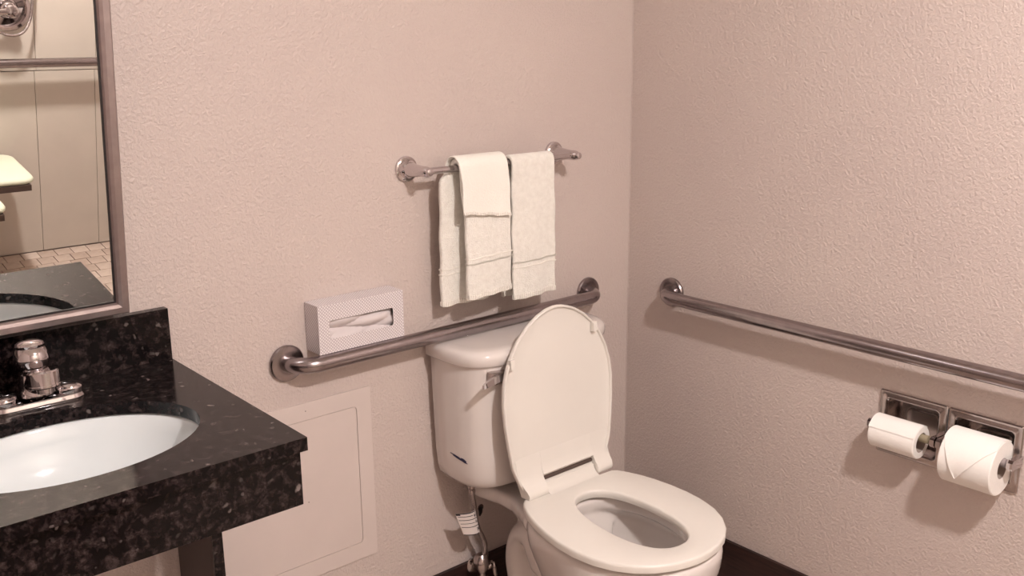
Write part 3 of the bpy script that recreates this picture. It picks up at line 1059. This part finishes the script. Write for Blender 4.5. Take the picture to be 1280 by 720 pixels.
hp_ = catmull([(-.592, -.062, .225), (-.592, -.063, .250), (-.600, -.064, .275), (-.612, -.064, .300), (-.620, -.063, .330), (-.624, -.063, .365), (-.630, -.064, .400), (-.632, -.065, .430)], 5)
t = thing('supply_hose', (-.592, -.062, .225), 'braided steel water hose rising from the valve to the tank', 'hose')
link('hose', tube(bmesh.new(), hp_, .0072, 14), M['hose'], t)
link('coupling_nut', lathe(bmesh.new(), (-.632, -.065, .408), (-.04, 0, 1), [(.0085, 0), (.0095, .003), (.0095, .010), (.0075, .013), (.0095, .016), (.0095, .030), (.008, .034), (.008, .041)], 16), M['satin_chrome'], t, angle=30)

# paper tag wrapped around the hose
t = thing('hose_tag', (-.65, -.072, .33), 'white paper instruction tag wrapped around the toilet supply hose', 'tag')
A_ = [Vector((-.690, -.072, .374)), Vector((-.629, -.078, .368)), Vector((-.617, -.078, .302)), Vector((-.665, -.072, .307))]
def TG(u, w, o=0.0):
    p = A_[0].lerp(A_[1], u).lerp(A_[3].lerp(A_[2], u), w)
    y = -.010 * sin(pi * min(1, u * 1.0)) + .006 * (u > .98)
    return p + Vector((0, y - o, 0))
bm = bmesh.new()
rings(bm, [[TG(u / 12, 0), TG(u / 12, 1), TG(u / 12, 1, -.001), TG(u / 12, 0, -.001)] for u in range(13)])
link('tag_sheet', bm, M['label'], t)
def line_(u0, u1, w0, w1):
    bm = bmesh.new()
    k0 = 8
    rings(bm, [[TG(u0 + (u1 - u0) * k / k0, w0, .0004), TG(u0 + (u1 - u0) * k / k0, w1, .0004), TG(u0 + (u1 - u0) * k / k0, w1, -.0002), TG(u0 + (u1 - u0) * k / k0, w0, -.0002)] for k in range(k0 + 1)])
    return bm
for u0, u1, w0, w1 in ((0, 1, 0, .035), (0, 1, .965, 1.0), (.02, .97, .30, .325), (.03, .98, .62, .645), (.04, .7, .14, .165), (.04, .7, .46, .48), (0.0, .15, 0, .09)):
    link('printed_line', line_(u0, u1, w0, w1), M['ink'], t)
bm = bmesh.new()
rnd = random.Random(5)
for r_ in range(3):
    for k in range(7):
        u0 = .76 + .03 * k
        w0 = .06 + r_ * .32 + rnd.uniform(0, .1)
        b2 = line_(u0, u0 + .018, w0, w0 + rnd.uniform(.03, .12))
        tmp = bpy.data.meshes.new('tmp'); b2.to_mesh(tmp); b2.free(); bm.from_mesh(tmp); bpy.data.meshes.remove(tmp)
tag(link('print_marks', bm, M['ink'], t), kind='stuff')

# damaged anchor left in the wall
t = thing('wall_anchor', (-.553, 0, .313), 'small dark broken anchor sticking out of the wall left of the bowl', 'anchor')
link('anchor_hole', lathe(bmesh.new(), (-.553, -.0003, .318), (0, -1, 0), [(.010, 0), (.008, .0012), (.004, .0015)], 9), M['gap'], t)
link('anchor_tip', tube(bmesh.new(), [(-.553, 0, .318), (-.560, -.008, .310), (-.566, -.012, .303)], [.006, .005, .002], 8), M['dark'], t)

# ------------------------------------------------------------------ recessed double paper holder
t = thing('paper_holder', (0, TY, TZ), 'double recessed chrome toilet paper holder set in the right wall', 'paper holder')
fy = lambda a, b, d: (-d, a, b)
RD = .052
for s in (-1, 1):
    cyy = TY - s * THY / 2
    hy = THY / 2 - .0008
    bm = bmesh.new()
    L_ = []
    for g, d, rr in ((0, .0004, .004), (0, .0035, .004), (.0022, .0058, .004), (.010, .0048, .007), (.0135, .0070, .008), (.0165, .0064, .009), (.0185, .001, .010)):
        L_.append([fy(a, b, d) for a, b in rrect(cyy, TZ, hy - g, THZ - g, rr, 6)])
    for g, d in ((.019, -.004), (.021, -RD + .008), (.027, -RD), (.040, -RD - .0005)):
        L_.append([fy(a, b, d) for a, b in rrect(cyy, TZ, hy - g, THZ - g, .012, 6)])
    rings(bm, L_, cap0=False, cap1=True)
    sh = link('recess_shell', bm, M['satin_chrome'], t, angle=40)
    bm = bmesh.new()
    rings(bm, [[fy(a, b, -RD + .0008) for a, b in rrect(cyy, TZ - .008, hy - .040, THZ - .040, .012, 6)],
               [fy(a, b, -RD + .006) for a, b in rrect(cyy, TZ - .008, hy - .043, THZ - .043, .010, 6)]])
    link('recess_panel', bm, M['satin_chrome'], sh, angle=40)
ZP = .657
PX = .048       # roller axis distance from the wall
def arm(y, w=.006):
    bm = bmesh.new()
    prof_ = [(-.0045, ZP + .008), (-.0045, ZP - .016), (-.018, ZP - .013), (-PX + .008, ZP - .011), (-PX - .004, ZP - .012), (-PX - .010, ZP - .006), (-PX - .010, ZP + .006), (-PX - .003, ZP + .011), (-PX + .012, ZP + .009)]
    rings(bm, [[(x, y - w, z) for x, z in prof_], [(x, y + w, z) for x, z in prof_]])
    link('roller_arm', bm, M['chrome'], t, bevel=.0015)
arm(-.795); arm(-.9395, .0050); arm(-.9530, .0050); arm(-1.1020)

def spindle(y0, y1, mat, name_):
    bm = lathe(bmesh.new(), (-PX, y0, ZP), (0, -1, 0), [(.004, 0), (.004, .006), (.011, .008), (.011, (y0 - y1) * .55), (.0092, (y0 - y1) * .55 + .001), (.0092, y0 - y1 - .008), (.004, y0 - y1 - .006), (.004, y0 - y1)], 24)
    return link('roller', bm, mat, t, angle=30)
spindle(-.797, -.937, M['khaki'], 'roller')
spindle(-.955, -1.100, M['grey_plastic'], 'roller')

def roll(y0, y1, R_, zc, label, core=.0215):
    t = thing('toilet_roll', (-PX, (y0 + y1) / 2, zc), label, 'toilet paper', 'toilet paper rolls')
    bm = bmesh.new()
    loops = []
    n = 64
    for y, r_ in ((y0, core + .001), (y0, R_ - .002), (y0 - .002, R_), (y1 + .002, R_), (y1, R_ - .002), (y1, core + .001)):
        loops.append([(-PX + r_ * cos(2 * pi * k / n), y, zc + r_ * sin(2 * pi * k / n)) for k in range(n)])
    rings(bm, loops, closed=True)
    link('paper', bm, M['paper'], t, angle=40)
    bm = bmesh.new()
    loops = [[(-PX + r_ * cos(2 * pi * k / n), y, zc + r_ * sin(2 * pi * k / n)) for k in range(n)] for y, r_ in ((y0 - .0005, core + .001), (y1 + .0005, core + .001), (y1 + .0005, core), (y0 - .0005, core))]
    rings(bm, loops, closed=True)
    link('cardboard_core', bm, M['cardboard'], t, angle=40)
    return t
def patch(t, zc, R_, rows, thick=.0012, name='loose_sheet'):
    """rows: (angle, yleft, yright, gap); angle 90 = top, 180 = facing the room."""
    bm = bmesh.new()
    loops = []
    for a, ya, yb, g in rows:
        c, s_ = cos(radians(a)), sin(radians(a))
        ym = (ya + yb) / 2
        sec = [(g, ya), (g + thick, ya)] + [(g * .4 + thick, ya + (yb - ya) * q) for q in (.2, .5, .8)] + [(g + thick, yb), (g, yb), (g * .4, ym)]
        loops.append([(-PX + (R_ + o) * c, y, zc + (R_ + o) * s_) for o, y in sec])
    rings(bm, loops)
    link(name, bm, M['paper'], t, angle=30)
RS = .0375
ZC = ZP - .0115
t = roll(-.806, -.913, RS, ZC, 'small nearly used toilet roll on the left roller')
patch(t, ZC, RS, [(50 + 8 * k, -.8065, -.9125, .0004 if k < 12 else .0016) for k in range(14)], .0008)
RB = .0590
t = roll(-.977, -1.086, RB, ZC - .002, 'full toilet roll with its end folded to a point, on the right roller')
rows_ = []
for k in range(31):
    a = 55 + k * 5.1
    if a < 126:
        rows_.append((a, -.9775, -1.0855, .0003))
    else:
        q = min(1, (a - 126) / 81)
        rows_.append((a, -.9775 - .038 * q, -1.0855 + .069 * q, .0003 + .0032 * q))
patch(t, ZC - .002, RB, rows_, .0014, 'folded_sheet')

# ------------------------------------------------------------------ shower fittings seen in the mirror
YS = RY0 + .012
t = thing('shower_valve', (-.864, YS, 1.045), 'round chrome shower valve with lever, reflected at the mirror top', 'shower valve')
link('escutcheon', lathe(bmesh.new(), (-.864, YS + .0003, 1.045), (0, 1, 0), [(.090, 0), (.090, .004), (.084, .011), (.072, .014), (.066, .010), (.040, .012), (.034, .018)], 56), M['chrome'], t, angle=25)
bm = lathe(bmesh.new(), (-.864, YS + .016, 1.045), (0, 1, 0), [(.032, 0), (.030, .022), (.026, .026), (.026, .050), (.020, .056), (.008, .058)], 40)
link('hub', bm, M['chrome'], t, angle=25)
link('lever', tube(bmesh.new(), [(-.864, YS + .058, 1.045), (-.90, YS + .064, 1.043), (-.965, YS + .066, 1.040), (-.975, YS + .066, 1.039)], [.014, .012, .009, .005], 20), M['chrome'], t)
t = thing('shower_hose', (-.88, YS, .95), 'chrome shower hose looping round the valve, reflected in the mirror', 'hose')
hs = catmull([(-.755, YS + .03, 1.55), (-.765, YS + .03, 1.30), (-.775, YS + .035, 1.12), (-.790, YS + .045, 1.02), (-.825, YS + .06, .965), (-.88, YS + .07, .955), (-.935, YS + .07, .985), (-.975, YS + .05, 1.05), (-.99, YS + .03, 1.25), (-.99, YS + .02, 1.5)], 8)
link('hose', tube(bmesh.new(), hs, .0058, 12), M['hose'], t)
for q in (hs[0], hs[-1]):
    link('wall_outlet', lathe(bmesh.new(), (q[0], YS, q[2]), (0, 1, 0), [(.025, 0), (.025, .004), (.012, .010), (.012, .035), (.006, .04)], 24), M['chrome'], t, angle=30)

t = thing('folding_bench', (-1.15, YS, .45), 'pale green folding shower bench on the wall, reflected in the mirror', 'shower bench')
def pad(x0, x1, y0, y1, r):
    bm = bmesh.new()
    cx, cy, hx, hy = (x0 + x1) / 2, (y0 + y1) / 2, (x1 - x0) / 2, (y1 - y0) / 2
    rings(bm, [[(a, b, z) for a, b in rrect(cx, cy, hx - g, hy - g, r, 8)] for g, z in ((.006, .448), (.001, .452), (0, .460), (.004, .468), (.012, .471))])
    link('pad', bm, M['green_seat'], t, angle=50)
pad(-1.42, -.893, -2.575, -2.255, .05)
pad(-1.42, -1.075, -2.235, -1.985, .05)
link('bench_frame', B(-1.40, -.915, -2.272, -2.252, .424, .447), M['seat_frame'], t, bevel=.002)
link('bench_frame', B(-1.40, -.915, -2.600, -2.580, .424, .447), M['seat_frame'], t, bevel=.002)
link('bench_frame', B(-1.40, -1.092, -2.005, -1.985, .424, .447), M['seat_frame'], t, bevel=.002)
for x in (-1.10, -1.38):
    link('bench_rail', B(x - .01, x + .01, -2.578, -2.006, .425, .446), M['seat_frame'], t, bevel=.002)
for x in (-1.10, -1.38):
    link('wall_bracket', B(x - .02, x + .02, YS + .0005, YS + .012, .36, .50), M['seat_frame'], t, bevel=.002)
